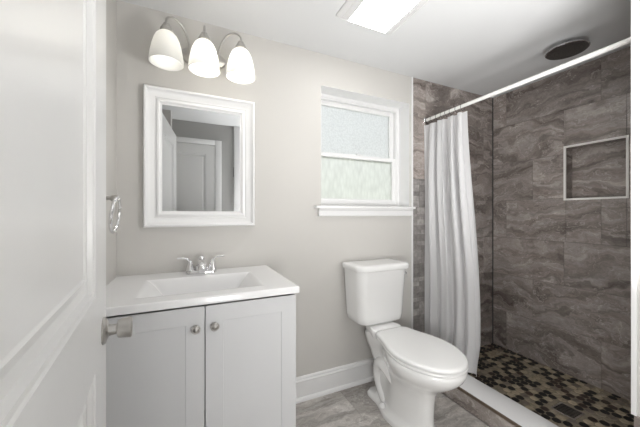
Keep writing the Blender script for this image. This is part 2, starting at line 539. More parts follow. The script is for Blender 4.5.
# white painted returns of the opening
bm = bmesh.new()
e = .0015
bm = box(bm, WX1 - e, WX1 + .0, YB + .0005, YB + .2, WZ0, WZ1)
box(bm, WX0, WX0 + e, YB + .0005, YB + .2, WZ0, WZ1)
box(bm, WX0 + e, WX1 - e, YB + .0005, YB + .2, WZ1 - e, WZ1)
obj('window_return', bm, M['trim'], wb, smooth=0)

# tiled part of the back wall
wbs = struct('wall_back_shower', B(XS, XR + .2, YB, YB + .2, 0, ZC), M['grout'], 'tiled back wall of the shower', smooth=0)
ST = 1.765
rr = row_tiles(ST, XR, 0, ZC, (2.05, 2.27, 1.83), 0.65, 0.335, 3)
rr = [r for r in rr]
rr.append((XS + .008, ST, 1.50, ZC, 3999))
obj('wall_tile', tiles(rr, lambda a, b: (a, YB, b), (0, -1, 0)), M['tile'], wbs)
ms = []
z = 0.0; q = 0
rg = random.Random(4)
while z < 1.50:
    h = 0.036 if rg.random() < .6 else 0.055
    z1 = min(z + h, 1.50)
    x = XS + .008
    while x < ST - .001:
        x1 = min(x + rg.choice((.045, .07, .09)), ST)
        if ST - x1 < .025: x1 = ST
        ms.append((x, x1, z, z1, 5000 + q)); q += 1
        x = x1
    z = z1
def mcol(r):
    g = r.choice((0.19, 0.23, 0.27, 0.33))
    return (g * 1.04, g * 0.98, g * 0.94, 1)
obj('mosaic_strip', tiles(ms, lambda a, b: (a, YB, b), (0, -1, 0), colfn=mcol, grout=.001), M['mosaic'], wbs)
struct('trim_1', B(XS - .008, XS + .006, YB - .009, YB - .0005, 0.155, ZC - .0005, bev=.001), M['trim'], 'white edge strip between painted wall and shower tile')

# right (shower) wall with its niche
NY0, NY1, NZ0, NZ1, ND = 0.845, 1.176, 1.334, 1.722, 0.09
bm = bmesh.new()
box(bm, XR, XR + .2, YF - .1, NY0, 0, ZC)
box(bm, XR, XR + .2, NY1, YB + .1, 0, ZC)
box(bm, XR, XR + .2, NY0, NY1, 0, NZ0)
box(bm, XR, XR + .2, NY0, NY1, NZ1, ZC)
box(bm, XR + ND, XR + .2, NY0, NY1, NZ0, NZ1)
wr = struct('wall_right', bm, M['grout'], 'tiled long wall of the shower', smooth=0)
rr = []
for r in row_tiles(YP - .02, YB, 0, ZC, (0.972, 1.405, 1.188), 0.65, 0.335, 1):
    rr += clip_out(r, (NY0, NY1, NZ0, NZ1))
obj('wall_tile', tiles(rr, lambda a, b: (XR, a, b), (-1, 0, 0)), M['tile'], wr)
bm = tiles([(NY0, NY1, NZ0, NZ1, 1907)], lambda a, b: (XR + ND, a, b), (-1, 0, 0))
b2 = tiles([(XR, XR + ND, NZ0, NZ1, 1211)], lambda a, b: (a, NY1, b), (0, -1, 0)); merge(bm, b2)
b2 = tiles([(XR, XR + ND, NZ0, NZ1, 1212)], lambda a, b: (a, NY0, b), (0, 1, 0)); merge(bm, b2)
b2 = tiles([(XR, XR + ND, NY0, NY1, 1213)], lambda a, b: (a, b, NZ0), (0, 0, 1)); merge(bm, b2)
b2 = tiles([(XR, XR + ND, NY0, NY1, 1214)], lambda a, b: (a, b, NZ1), (0, 0, -1)); merge(bm, b2)
obj('niche_tile', bm, M['tile'], wr)
fb = frame_loft(NY0 - .012, NY1 + .012, NZ0 - .012, NZ1 + .012, [(0, 0), (0, -.006), (.012, -.006), (.014, -.004), (.014, .004), (.012, 0.004)])
for v in fb.verts: v.co = Vector((XR - .002 + v.co.y, v.co.x, v.co.z))
bmesh.ops.recalc_face_normals(fb, faces=fb.faces[:])
obj('niche_trim', fb, M['niche_trim'], wr, smooth=0)

obj('corner_joint', B(XR - .009, XR - .0022, YB - .008, YB - .0022, .004, ZC - .0005), M['caulk'], wr, smooth=0)
# left wall, the short return by the entry, the wall behind the camera, the end wall of the shower
struct('wall_left', B(XL - .1, XL, 0.10, YB, 0, ZC), M['wall'], 'greige painted wall beside the vanity', smooth=0)
struct('wall_left_entry', B(XL - .1, -0.165, YF, 0.098, 0, ZC), M['wall'], 'painted wall by the open door', smooth=0)
struct('wall_front', B(XL - .1, XR + .2, YF - .1, YF, 0, ZC), M['grey_paint'], 'grey painted wall seen in the mirror', smooth=0)
bm = B(1.6, XR, YF, YP - .001, 0.4265, ZC - .0005)
we = struct('wall_shower_end', bm, M['wall'], 'painted end wall of the shower, at the right edge', smooth=0)
bm = tiles([(YF, YP - .001, 0.0, 0.42, 2222)], lambda a, b: (1.603, a, b), (-1, 0, 0))
b2 = tiles([(1.603, XR, 0.0, 0.42, 2223)], lambda a, b: (a, YP - .003, b), (0, 1, 0)); merge(bm, b2)
b2 = B(1.603, XR, YF, YP - .003, 0, .4265); merge(bm, b2)
obj('wall_tile', bm, M['tile'], we)
bm = tiles([r for r in row_tiles(1.603, XR, 0.4265, ZC, (2.0, 2.2, 1.8), .65, .335, 6)], lambda a, b: (a, YP - .001, b), (0, 1, 0))
obj('wall_tile', bm, M['tile'], we)
struct('trim_2', B(1.592, 1.606, YP - .012, YP + .004, 0.4265, ZC - .0005, bev=.0012), M['trim'], 'white corner strip on the end wall of the shower')

# baseboard
prof = [(YB - .0002, 0.0), (YB - .030, 0.0), (YB - .030, .012), (YB - .026, .020), (YB - .016, .024), (YB - .016, .118),
        (YB - .019, .122), (YB - .019, .128), (YB - .011, .134), (YB - .011, .143), (YB - .007, .150), (YB - .0002, .152)]
struct('baseboard_back', extrude_profile(prof, 0.446, XS - .010), M['trim'], 'white moulded baseboard with shoe moulding on the back wall', smooth=25)

# ------------------------------------------------------------------ window
win = bpy.data.objects.new('window_1', None); C.objects.link(win)
win['kind'] = 'structure'; win['label'] = 'white double-hung window with obscure glass'
FY = 1.867
x0, x1, z0, z1 = WX0 + .002, WX1 - .002, 1.275, WZ1 - .002
bm = frame_loft(x0, x1, z0, z1, [(0, FY), (.022, FY), (.024, FY + .006), (.032, FY + .006), (.032, FY + .075), (0, FY + .075)])
obj('window_frame', bm, M['trim'], win, smooth=25)
ZM = 1.652
# lower sash (inside), upper sash (outside, deeper)
la, lb = x0 + .032, x1 - .032
fr = frame_loft(la, lb, z0 + .030, ZM + .022, [(0, FY + .012), (.026, FY + .012), (.031, FY + .018), (.031, FY + .034), (0, FY + .034)])
ls = obj('lower_sash', fr, M['trim'], win, smooth=25)
g = B(la + .028, lb - .028, FY + .022, FY + .027, z0 + .056, ZM - .006)
obj('pane', g, M['glass_low'], ls, smooth=0)
fr = frame_loft(la, lb, ZM - .016, z1 - .030, [(0, FY + .037), (.030, FY + .037), (.036, FY + .044), (.036, FY + .060), (0, FY + .060)])
us = obj('upper_sash', fr, M['trim'], win, smooth=25)
g = B(la + .033, lb - .033, FY + .048, FY + .053, ZM + .018, z1 - .064)
obj('pane', g, M['glass_up'], us, smooth=0)
obj('sash_stop', B(lb - .004, lb + .006, FY + .001, FY + .012, ZM + .022, z1 - .10), M['trim'], win)
obj('tilt_latch', B(1.185, 1.225, FY + .004, FY + .030, ZM + .0225, ZM + .032, bev=.002), M['trim'], win)
bm = B(0.765, WX1 + .020, 1.700, FY + .05, 1.257, 1.274, bev=.004)
obj('window_sill', bm, M['trim'], win)
ap = extrude_profile([(YB - .0003, 1.203), (YB - .016, 1.203), (YB - .020, 1.210), (YB - .020, 1.240), (YB - .030, 1.252), (YB - .030, 1.2565), (YB - .0003, 1.2565)], 0.796, WX1 + .014)
obj('sill_apron', ap, M['trim'], win, smooth=25)

# ------------------------------------------------------------------ the open door at the left
ang = math.atan2(.995, -.104)
dprof = [(.004, .004), (.012, .0045), (.020, .010), (.030, .011), (.040, .005), (.050, .004)]
Hx, Hy = -.191 + .765 * .104, .865 - .765 * .995
bm = panel_slab(.825, 2.03, .035, [(.170, .655, .25, .868), (.170, .655, 1.028, 1.90)], [(.003, .003), (.010, .0035), (.015, .012), (.030, .015), (.046, .010), (.050, .013)])
door = struct('door_1', bm, M['door'], 'white panelled door standing open at the left edge', smooth=20, loc=(Hx, Hy, .012), rotz=ang)
# knob (axis along local -y)
RX = Matrix.Rotation(PI / 2, 4, 'X')
kb = bmesh.new()
lathe(kb, [(.033, 0), (.033, .003), (.030, .007), (.021, .010), (.014, .012), (.0125, .028)], 32, Matrix.Translation((.767, 0, .917)) @ RX)
rose = obj('door_knob', kb, M['nickel'], door)
kb = bmesh.new()
lathe(kb, [(.012, .028), (.018, .029), (.0215, .031), (.023, .036), (.0255, .055), (.0255, .058), (.023, .061), (.008, .0615)], 32, Matrix.Translation((.767, 0, .917)) @ RX)
lathe(kb, [(.011, .027), (.011, .031)], 20, Matrix.Translation((.767, 0, .917)) @ RX)
obj('knob_grip', kb, M['nickel'], rose)

# closet door behind the camera, seen only in the mirror
bm = panel_slab(.62, 2.03, .03, [(.10, .52, .25, .85), (.10, .52, 1.0, 1.92)], dprof)
d2 = struct('door_2', bm, M['door'], 'white panelled door reflected in the mirror', smooth=20, loc=(.295, YF + .032, .01), rotz=PI)
bm = bmesh.new()
box(bm, .298, .372, YF + .0005, YF + .036, 0, 2.105, bev=.004)
box(bm, -.155, .298, YF + .0005, YF + .036, 2.045, 2.105, bev=.004)
struct('trim_3', bm, M['trim'], 'white casing round the reflected door')
bm = B(.52, .60, YF + .0005, YF + .03, 0, ZC - .001, bev=.004)
t4 = struct('trim_4', bm, M['trim'], 'white jamb reflected at the right side of the mirror')
obj('hinge', B(.512, .5195, YF + .001, YF + .012, 1.68, 1.80, bev=.002), M['dark_metal'], t4)

# ------------------------------------------------------------------ shower floor, drain, curb
bm = bmesh.new()
lay = bm.loops.layers.float_color.new('tid')
rg = random.Random(11)
a = 0.029
pal = [((.006, .005, .005), .44), ((.04, .024, .018), .10), ((.36, .30, .21), .24), ((.28, .24, .18), .14), ((.17, .14, .115), .10)]
DX, DY = 2.125, .95
sx_, sy_ = a * math.sqrt(3) * 1.0, a * 1.5
j = 0
y = YP
while y < YB + a:
    x = CX1 - .02 + (sx_ / 2 if j % 2 else 0)
    while x < XR + a:
        u = rg.random(); acc = 0
        for c, p in pal:
            acc += p
            if u <= acc: break
        f_ = rg.uniform(.8, 1.2)
        col = (*[min(1, q_ * f_) for q_ in c], 1)
        if not (abs(x - DX) < .075 and abs(y - DY) < .072):
            R0, R1 = a * .90, a * .78
            def hexa(R, zz):
                out = []
                for k in range(12):
                    t = 2 * PI * k / 12
                    rr_ = R * (1.0 if k % 2 == 1 and False else 1.0)
                    # rounded hexagon
                    m_ = math.cos(PI / 6) / math.cos(((t) % (PI / 3)) - PI / 6)
                    rr_ = R * (0.45 * m_ * 1.0 + 0.55 * 0.93)
                    px, py = x + rr_ * math.cos(t), y + rr_ * math.sin(t)
                    out.append((min(max(px, CX1 + .001), XR - .004), min(max(py, YP + .003), YB - .004), zz))
                return out
            r0, r1 = hexa(R0, .0), hexa(R1, .0032)
            if max(p[0] for p in r0) - min(p[0] for p in r0) > .008 and max(p[1] for p in r0) - min(p[1] for p in r0) > .008:
                v0 = [bm.verts.new(p) for p in r0]; v1 = [bm.verts.new(p) for p in r1]
                fs = [bm.faces.new(v1)]
                for k in range(12):
                    q_ = (k + 1) % 12
                    fs.append(bm.faces.new((v0[k], v0[q_], v1[q_], v1[k])))
                for f in fs:
                    for lp in f.loops: lp[lay] = col
        x += sx_
    y += sy_; j += 1
sf = struct('floor_shower', B(CX1 - .02, XR + .02, YP - .02, YB + .02, -.10, .0008), M['pebble_grout'], 'shower floor of black, brown and tan hexagon stones', smooth=0)
obj('mosaic_tile', bm, M['pebble'], sf)

dr = thing('floor_drain', 'square grey metal drain set in the hexagon stone shower floor', 'drain', (DX, DY, .001))
bm = frame_loft(-.062, .062, -.062, .062, [(0, 0), (0, .004), (.010, .004), (.010, 0)])
for v in bm.verts: v.co = Vector((v.co.x, v.co.z, v.co.y))
bmesh.ops.recalc_face_normals(bm, faces=bm.faces[:])
obj('drain_frame', bm, M['chrome'], dr, smooth=0)
bm = bmesh.new()
for i in range(7):
    p = -.048 + i * .016
    box(bm, p - .004, p + .004, -.052, .052, .0004, .0035)
    box(bm, -.052, .052, p - .003, p + .003, .0002, .0030)
obj('grate', bm, M['dark_metal'], dr, smooth=0)

cb = thing('shower_curb', 'white marble slab on a tiled curb in front of the shower', 'shower curb', (0, 0, 0))
bm = B(CX0 + .006, CX1, YP + .003, YB - .012, 0.001, CZ - .016)
rr = []
for r in ((YP + .003, .93, 41), (.93, 1.37, 42), (1.37, YB - .034, 43)):
    rr.append((r[0], r[1], .003, CZ - .017, 4100 + r[2]))
obj('curb_tile', tiles(rr, lambda q, b: (CX0 + .006, q, b), (-1, 0, 0), lift=.005), M['tile'], cb)
obj('curb_core', bm, M['grout'], cb, smooth=0)
obj('marble_slab', B(CX0 + .010, CX1 + .006, YP + .003, YB - .012, CZ - .0155, CZ, bev=.002), M['marble'], cb)
obj('edge_strip', B(CX0 + .001, CX0 + .0098, YP + .003, YB - .034, CZ - .0165, CZ - .0015), M['bronze_strip'], cb, smooth=0)

# ------------------------------------------------------------------ vanity
VX0, VX1, VY0, VZ = XL + .001, .4465, 1.178, .900
van = thing('vanity_cabinet', 'pale grey two-door vanity cabinet with shaker panels under the white sink top', 'cabinet', (0, 0, 0))
CXa, CXb, CYf = VX0 + .004, .438, 1.216
seam = .0605
bm = bmesh.new()
box(bm, CXa, CXa + .016, CYf, YB - .001, .09, .868, bev=.001)
box(bm, CXb - .016, CXb, CYf, YB - .001, .09, .868, bev=.001)
box(bm, CXa + .016, CXb - .016, CYf, YB - .001, .09, .106)
box(bm, CXa + .016, CXb - .016, YB - .012, YB - .001, .106, .868)
box(bm, CXa + .016, CXb - .016, CYf, CYf + .016, .80, .845)
box(bm, CXa + .0, CXb - .0, CYf + .05, YB - .001, 0.0005, .09)
obj('cabinet_body', bm, M['cabinet'], van)
seam = .0605
dprof2 = [(.0015, .002), (.003, .0022)]
for (a0, a1, kx) in ((CXa + .001, seam - .002, seam - .033), (seam + .002, CXb - .001, seam + .035)):
    wd = a1 - a0
    hh = .761
    dbm = panel_slab(wd, hh, .018, [(.066, wd - .066, .070, hh - .066)], dprof2)
    dd = obj('door', dbm, M['cabinet'], van, loc=(a0, CYf - .0185, .098), smooth=15)
    k = bmesh.new()
    mt = Matrix.Translation((kx - a0, 0, .779 - .098)) @ RX
    lathe(k, [(.011, 0), (.011, .002), (.006, .004), (.006, .012), (.013, .015), (.0165, .019), (.0165, .022), (.0145, .0245), (.011, .0245), (.010, .026), (.004, .030), (.001, .0305)], 28, mt)
    obj('knob', k, M['nickel'], dd)

# moulded sink top: height field with a sloped rectangular basin
def sd_box(x, y, cx, cy, hx, hy, r):
    qx, qy = abs(x - cx) - hx + r, abs(y - cy) - hy + r
    return math.hypot(max(qx, 0), max(qy, 0)) + min(max(qx, qy), 0) - r
def ss(t):
    t = max(0, min(1, t)); return t * t * (3 - 2 * t)
bm = bmesh.new()
nx, ny = 150, 110
def basin_z(x, y):
    # trapezoid basin: wide rim at the top, steep back and sides
    bx0, bx1, by0, by1 = -.185, .315, 1.262, 1.590
    d = max(bx0 - x, x - bx1, by0 - y, y - by1)
    if d > 0: return VZ + 0.0
    dx = min((x - bx0) / .12, (bx1 - x) / .12)
    dy = min((y - by0) / .055, (by1 - y) / .075)
    t = min(dx, dy)
    return VZ - .095 * ss(t)
vx0, vx1 = VX0, VX1
grid = []
for jy in range(ny + 1):
    row = []
    y = VY0 + .004 + (YB - .001 - VY0 - .004) * jy / ny
    for ix in range(nx + 1):
        x = vx0 + (vx1 - .004 - vx0) * ix / nx
        row.append(bm.verts.new((x, y, basin_z(x, y))))
    grid.append(row)
for jy in range(ny):
    for ix in range(nx):
        bm.faces.new((grid[jy][ix], grid[jy][ix + 1], grid[jy + 1][ix + 1], grid[jy + 1][ix]))
# rolled edge, front and right
def skirt(loop, offs):
    prev = loop
    for ox, oy, oz, in offs:
        cur = []
        for i, v in enumerate(loop):
            fx = 1 if v.co.x > vx1 - .005 else 0
            fy = 1 if v.co.y < VY0 + .005 else 0
            cur.append(bm.verts.new((v.co.x + ox * fx, v.co.y - oy * fy, VZ + oz)))
        for i in range(len(loop) - 1):
            bm.faces.new((prev[i], cur[i], cur[i + 1], prev[i + 1]))
        prev = cur
    return prev
loop = grid[0][:] + [grid[jy][nx] for jy in range(1, ny + 1)]
skirt(loop, [(.0028, .0028, -.0012), (.004, .004, -.004), (.004, .004, -.0285), (-.012, -.012, -.0290)])
top = tag(obj('sink_top', bm, M['marble'], smooth=50), 'white one-piece sink top with a sloped rectangular basin', 'sink')
k = bmesh.new()
lathe(k, [(.021, 0), (.021, .003), (.016, .004), (.004, .0025)], 24, Matrix.Translation((.065, 1.43, VZ - .0945)))
obj('basin_drain', k, M['chrome'], top)

# faucet
FXc, FYc = .066, 1.668
fa = thing('faucet', 'chrome two-handle faucet at the back of the white sink', 'faucet', (FXc, FYc, VZ + .0005))
bm = bmesh.new()
rr = []
for zz, s_ in ((0, 1), (.010, 1), (.016, .93), (.018, .80)):
    rr.append([(s_ * (.050 * (1 if math.cos(t) > 0 else -1) * (abs(math.cos(t)) > 1e-9) + .028 * math.cos(t)), s_ * .028 * math.sin(t), zz) for t in [2 * PI * i / 36 + .001 for i in range(36)]])
rings(bm, rr)
obj('base_plate', bm, M['chrome'], fa)
bm = bmesh.new()
lathe(bm, [(.034, .017), (.031, .03), (.026, .045), (.020, .058)], 28)
tube(bm, [(0, .004, .035), (0, -.012, .052), (0, -.055, .056), (0, -.095, .046), (0, -.115, .030)], [.024, .024, .022, .019, .016], 20)
obj('spout', bm, M['chrome'], fa)
bm = bmesh.new()
lathe(bm, [(.004, .052), (.006, .060), (.016, .066), (.019, .076), (.016, .086), (.008, .093), (.001, .095)], 28)
obj('lift_knob', bm, M['chrome'], fa)
for sgn in (-1, 1):
    bm = bmesh.new()
    lathe(bm, [(.023, .017), (.022, .024), (.018, .04), (.0135, .058), (.011, .066), (.006, .071)], 28, Matrix.Translation((sgn * .056, 0, 0)))
    tube(bm, [(sgn * .056, 0, .058), (sgn * .066, 0, .076), (sgn * .084, -.002, .084), (sgn * .118, -.004, .086)], [.010, .009, .007, .005], 14, squash=.7)
    obj('handle', bm, M['chrome'], fa)

# ------------------------------------------------------------------ mirror
mi = thing('wall_mirror', 'white moulded frame mirror hanging above the sink', 'mirror', (0, 0, 0))
MX0, MX1, MZ0, MZ1 = -.2115, .366, 1.148, 1.892
yb = YB - .0006
bm = frame_loft(MX0, MX1, MZ0, MZ1, [(0, yb), (0, yb - .026), (.002, yb - .034), (.007, yb - .040), (.013, yb - .040), (.017, yb - .036), (.019, yb - .030), (.030, yb - .021), (.050, yb - .014), (.054, yb - .009), (.060, yb - .009), (.063, yb - .019), (.070, yb - .021), (.075, yb - .018), (.077, yb - .012), (.086, yb - .010), (.086, yb)])
obj('frame', bm, M['trim'], mi, smooth=30)
gx0, gx1, gz0, gz1 = MX0 + .084, MX1 - .084, MZ0 + .084, MZ1 - .084
bm = bmesh.new()
rr = []
for ins, yy in ((0, yb - .002), (0, yb - .0085), (.0015, yb - .0090)):
    rr.append([(gx0 + ins, yy, gz0 + ins), (gx1 - ins, yy, gz0 + ins), (gx1 - ins, yy, gz1 - ins), (gx0 + ins, yy, gz1 - ins)])
rings(bm, rr)
obj('mirror_glass', bm, M['mirror'], mi, smooth=0)

# ------------------------------------------------------------------ vanity light
vl = thing('vanity_light', 'three-shade wall light of brushed nickel above the mirror', 'wall light', (0, 0, 0))
bm = bmesh.new()
PX, PZ = .080, 2.100
rr = []
for yy, s_ in ((YB - .0006, 1), (YB - .012, 1), (YB - .018, .93), (YB - .020, .80), (YB - .026, .72), (YB - .028, .6)):
    rr.append([(PX + s_ * .120 * math.cos(2 * PI * i / 48), yy, PZ + s_ * .058 * math.sin(2 * PI * i / 48)) for i in range(48)])
rings(bm, rr)
obj('backplate', bm, M['nickel'], vl)
for i, (xs, xa) in enumerate(((-.096, .012), (.078, .078), (.263, .150))):
    bm = bmesh.new()
    if i == 1:
        pts = [(xa, YB - .02, 2.085), (xa, 1.695, 2.085), (xa, 1.665, 2.12), (xa, 1.640, 2.18), (xa, 1.615, 2.205), (xa, 1.602, 2.19), (xa, 1.60, 2.158)]
    else:
        pts = [(xa, YB - .02, 2.080), (xa, 1.715, 2.078), (xa + (xs - xa) * .02, 1.700, 2.10), (xa + (xs - xa) * .12, 1.680, 2.155), (xa + (xs - xa) * .40, 1.650, 2.205), (xa + (xs - xa) * .75, 1.618, 2.213), (xs, 1.602, 2.19), (xs, 1.60, 2.158)]
    tube(bm, pts, .0055, 12)
    lathe(bm, [(.001, -.009), (.008, -.006), (.0105, 0), (.008, .006), (.001, .009)], 16, Matrix.Translation((xa, YB - .034, 2.079)))
    obj('arm', bm, M['nickel'], vl)
    bm = bmesh.new()
    lathe(bm, [(.010, 2.166), (.016, 2.160), (.017, 2.150), (.022, 2.147), (.023, 2.139), (.029, 2.135), (.030, 2.124), (.026, 2.120), (.010, 2.1195)], 28, Matrix.Translation((xs, 1.60, 0)))
    obj('socket', bm, M['nickel'], vl)
    bm = bmesh.new()
    outer = [(.024, 2.120), (.036, 2.114), (.048, 2.100), (.058, 2.078), (.066, 2.050), (.0725, 2.015), (.0765, 1.985), (.078, 1.966)]
    inner = [(r_ - .0035, z_ + (.0 if n_ else -.004)) for n_, (r_, z_) in enumerate(outer)][::-1]
    lathe(bm, outer + inner, 40, Matrix.Translation((xs, 1.60, 0)), cap0=True, cap1=True)
    sh = obj('shade', bm, M['shade'], vl, smooth=50)
    bm = bmesh.new()
    lathe(bm, [(.012, 2.105), (.014, 2.085), (.024, 2.060), (.028, 2.040), (.024, 2.020), (.012, 2.010), (.001, 2.007)], 24, Matrix.Translation((xs, 1.60, 0)))
    obj('bulb', bm, M['bulb'] if i else M['bulb_off'], vl)

# ------------------------------------------------------------------ towel ring
TY, TZ = 1.42, 1.284
tr = thing('towel_ring', 'chrome towel ring on the left wall above the sink top', 'towel ring', (XL, TY, TZ))
RY = Matrix.Rotation(PI / 2, 4, 'Y')
bm = bmesh.new()
lathe(bm, [(.021, .0005), (.021, .006), (.018, .010), (.009, .014), (.008, .040), (.012, .046), (.013, .060), (.011, .070), (.004, .073)], 24, RY)
obj('wall_post', bm, M['nickel'], tr)
bm = bmesh.new()
torus(bm, .072, .0065, Matrix.Translation((.058, 0, -.068)) @ Matrix.Rotation(math.radians(6), 4, 'Y') @ RY)
obj('ring', bm, M['chrome'], tr)

# ------------------------------------------------------------------ toilet
TXc = 1.180
to = thing('toilet', 'white two-piece toilet with closed elongated seat between vanity and shower', 'toilet', (TXc, 0, 0))
def outline(front, yc, back, hw, hwb, z, s=.62, rc=.03, nf=16, nb=14, pw=2.0):
    """closed symmetric outline, front = small y"""
    half = []
    for i in range(nf + 1):
        t = (PI / 2) * i / nf
        half.append((hw * math.sin(t) ** (2 / pw), yc - (yc - front) * math.cos(t) ** (2 / pw)))
    for i in range(1, nb + 1):
        q = i / nb
        w = hw + (hwb - hw) * ss(q / s)
        yy = yc + (back - yc) * q
        if back - yy < rc:
            w -= rc - math.sqrt(max(0, rc * rc - (rc - (back - yy)) ** 2))
        half.append((w, yy))
    left = [(-x, y) for x, y in half[::-1] if x > 1e-6]
    return [(x, y, z) for x, y in half] + [(x, y, z) for x, y in left]
bm = bmesh.new()
# z, front, yc, back, hw, hwb
secs = [(.001, 1.100, 1.36, 1.625, .122, .085), (.022, 1.100, 1.36, 1.625, .122, .085), (.031, 1.106, 1.36, 1.619, .116, .080), (.038, 1.122, 1.35, 1.56, .100, .066),
        (.070, 1.126, 1.34, 1.545, .092, .064), (.130, 1.126, 1.33, 1.540, .090, .062), (.200, 1.122, 1.32, 1.545, .094, .062), (.250, 1.112, 1.30, 1.560, .102, .066),
        (.285, 1.084, 1.27, 1.590, .118, .072), (.320, 1.038, 1.24, 1.610, .140, .074), (.355, .992, 1.225, 1.635, .164, .082), (.390, .960, 1.215, 1.640, .182, .092),
        (.420, .947, 1.21, 1.642, .1885, .098), (.434, .950, 1.21, 1.640, .187, .097), (.440, .958, 1.21, 1.635, .180, .092)]
rings(bm, [outline(f, yc, bk, hw, hb, z_) for z_, f, yc, bk, hw, hb in secs])
# trapway relief on each side
for sg in (-1, 1):
    tube(bm, [(sg * .040, 1.28, .16), (sg * .052, 1.35, .225), (sg * .056, 1.425, .275), (sg * .050, 1.49, .262), (sg * .044, 1.525, .20), (sg * .042, 1.515, .12), (sg * .044, 1.47, .06), (sg * .044, 1.44, .035)],
         [.028, .042, .048, .046, .040, .036, .036, .034], 18)
    lathe(bm, [(.020, .036), (.019, .048), (.013, .056), (.001, .059)], 20, Matrix.Translation((sg * .098, 1.425, 0)))

# tank
def rrect(cx, x0_, x1_, y0_, y1_, z_, rf=.05, rb=.02, n=8):
    pts = []
    for (px, py, r, a0) in ((x1_ - rf, y0_ + rf, rf, -PI / 2), (x1_ - rb, y1_ - rb, rb, 0), (x0_ + rb, y1_ - rb, rb, PI / 2), (x0_ + rf, y0_ + rf, rf, PI)):
        for i in range(n + 1):
            t = a0 + (PI / 2) * i / n
            pts.append((px + r * math.cos(t), py + r * math.sin(t), z_))
    return pts
b2 = bmesh.new()
rings(b2, [[(x_ * (1 - .30 * ss((y_ - 1.49) / .16)), y_, z_) for x_, y_, z_ in rr_] for rr_ in
           (rrect(0, -.104, .104, 1.490, 1.640, .425, rf=.02), rrect(0, -.112, .112, 1.484, 1.646, .445, rf=.025), rrect(0, -.114, .114, 1.482, 1.648, .472, rf=.025), rrect(0, -.110, .110, 1.486, 1.645, .479, rf=.025))])
merge(bm, b2)
obj('bowl', bm, M['porcelain'], to, smooth=60)
bm = bmesh.new()
ty = 1.728
rings(bm, [rrect(0, -.150, .150, 1.560, ty - .01, .4402), rrect(0, -.09, .09, 1.60, ty - .025, .4805), rrect(0, -.09, .09, 1.60, ty - .025, .486), rrect(0, -.155, .155, 1.545, ty - .01, .490), rrect(0, -.174, .174, 1.534, ty - .004, .503), rrect(0, -.180, .180, 1.528, ty, .54, rf=.055), rrect(0, -.190, .190, 1.524, ty, .68, rf=.06), rrect(0, -.197, .197, 1.514, ty, .80, rf=.065), rrect(0, -.199, .199, 1.512, ty, .846, rf=.065)][1:])
tank = obj('tank', bm, M['porcelain'], to, smooth=50)
bm = bmesh.new()
rings(bm, [rrect(0, -.204, .204, 1.500, ty + .002, .8465, rf=.068), rrect(0, -.211, .211, 1.491, ty + .004, .849, rf=.07), rrect(0, -.213, .213, 1.488, ty + .005, .855, rf=.07), rrect(0, -.213, .213, 1.488, ty + .005, .874, rf=.07), rrect(0, -.210, .210, 1.491, ty + .003, .881, rf=.07),
           rrect(0, -.204, .204, 1.498, ty - .003, .8855, rf=.068), rrect(0, -.16, .16, 1.535, ty - .03, .8875, rf=.04)])
obj('tank_lid', bm, M['porcelain'], to, smooth=50)
bm = bmesh.new()
lathe(bm, [(.009, 0), (.009, .005), (.005, .008), (.005, .012)], 16, Matrix.Translation((.163, 1.515, .818)) @ RX)
tube(bm, [(.163, 1.502, .818), (.163, 1.500, .806), (.163, 1.497, .790)], [.0045, .004, .004], 10, squash=.6)
obj('flush_lever', bm, M['chrome'], to)
# seat ring, lid and hinges
bm = bmesh.new()
rings(bm, [outline(.950, 1.20, 1.47, .183, .118, .4408, s=1.0), outline(.944, 1.20, 1.475, .187, .122, .445, s=1.0), outline(.944, 1.20, 1.475, .187, .122, .452, s=1.0), outline(.950, 1.20, 1.47, .183, .118, .4565, s=1.0)])
obj('seat', bm, M['plastic'], to, smooth=50)
bm = bmesh.new()
rings(bm, [outline(.953, 1.20, 1.470, .180, .116, .4605, s=1.0), outline(.944, 1.20, 1.478, .187, .123, .4635, s=1.0), outline(.943, 1.20, 1.480, .188, .124, .4700, s=1.0), outline(.947, 1.20, 1.477, .185, .121, .4765, s=1.0),
           outline(.952, 1.20, 1.472, .181, .117, .4800, s=1.0), outline(.965, 1.20, 1.46, .170, .108, .4815, s=1.0), outline(1.05, 1.20, 1.39, .10, .07, .4820, s=1.0)])
obj('seat_lid', bm, M['plastic'], to, smooth=50)
for sg in (-1, 1):
    bm = bmesh.new()
    box(bm, sg * .075 - .024, sg * .075 + .024, 1.458, 1.489, .4405, .476, bev=.007, seg=3)
    obj('seat_hinge', bm, M['plastic'], to)
# supply line
sp = thing('supply_valve', 'small dark valve and supply line on the wall behind the toilet tank', 'valve', (1.345, YB, .36))
bm = bmesh.new()
lathe(bm, [(.024, .0006), (.022, .006), (.008, .009), (.008, .045), (.012, .048), (.012, .062), (.004, .064)], 20, RX)
obj('valve', bm, M['nickel'], sp)
bm = bmesh.new()
tube(bm, [(0, -.052, .010), (.002, -.055, .05), (.006, -.06, .085), (.003, -.062, .115)], .0055, 10)
obj('supply_line', bm, M['dark_metal'], sp)

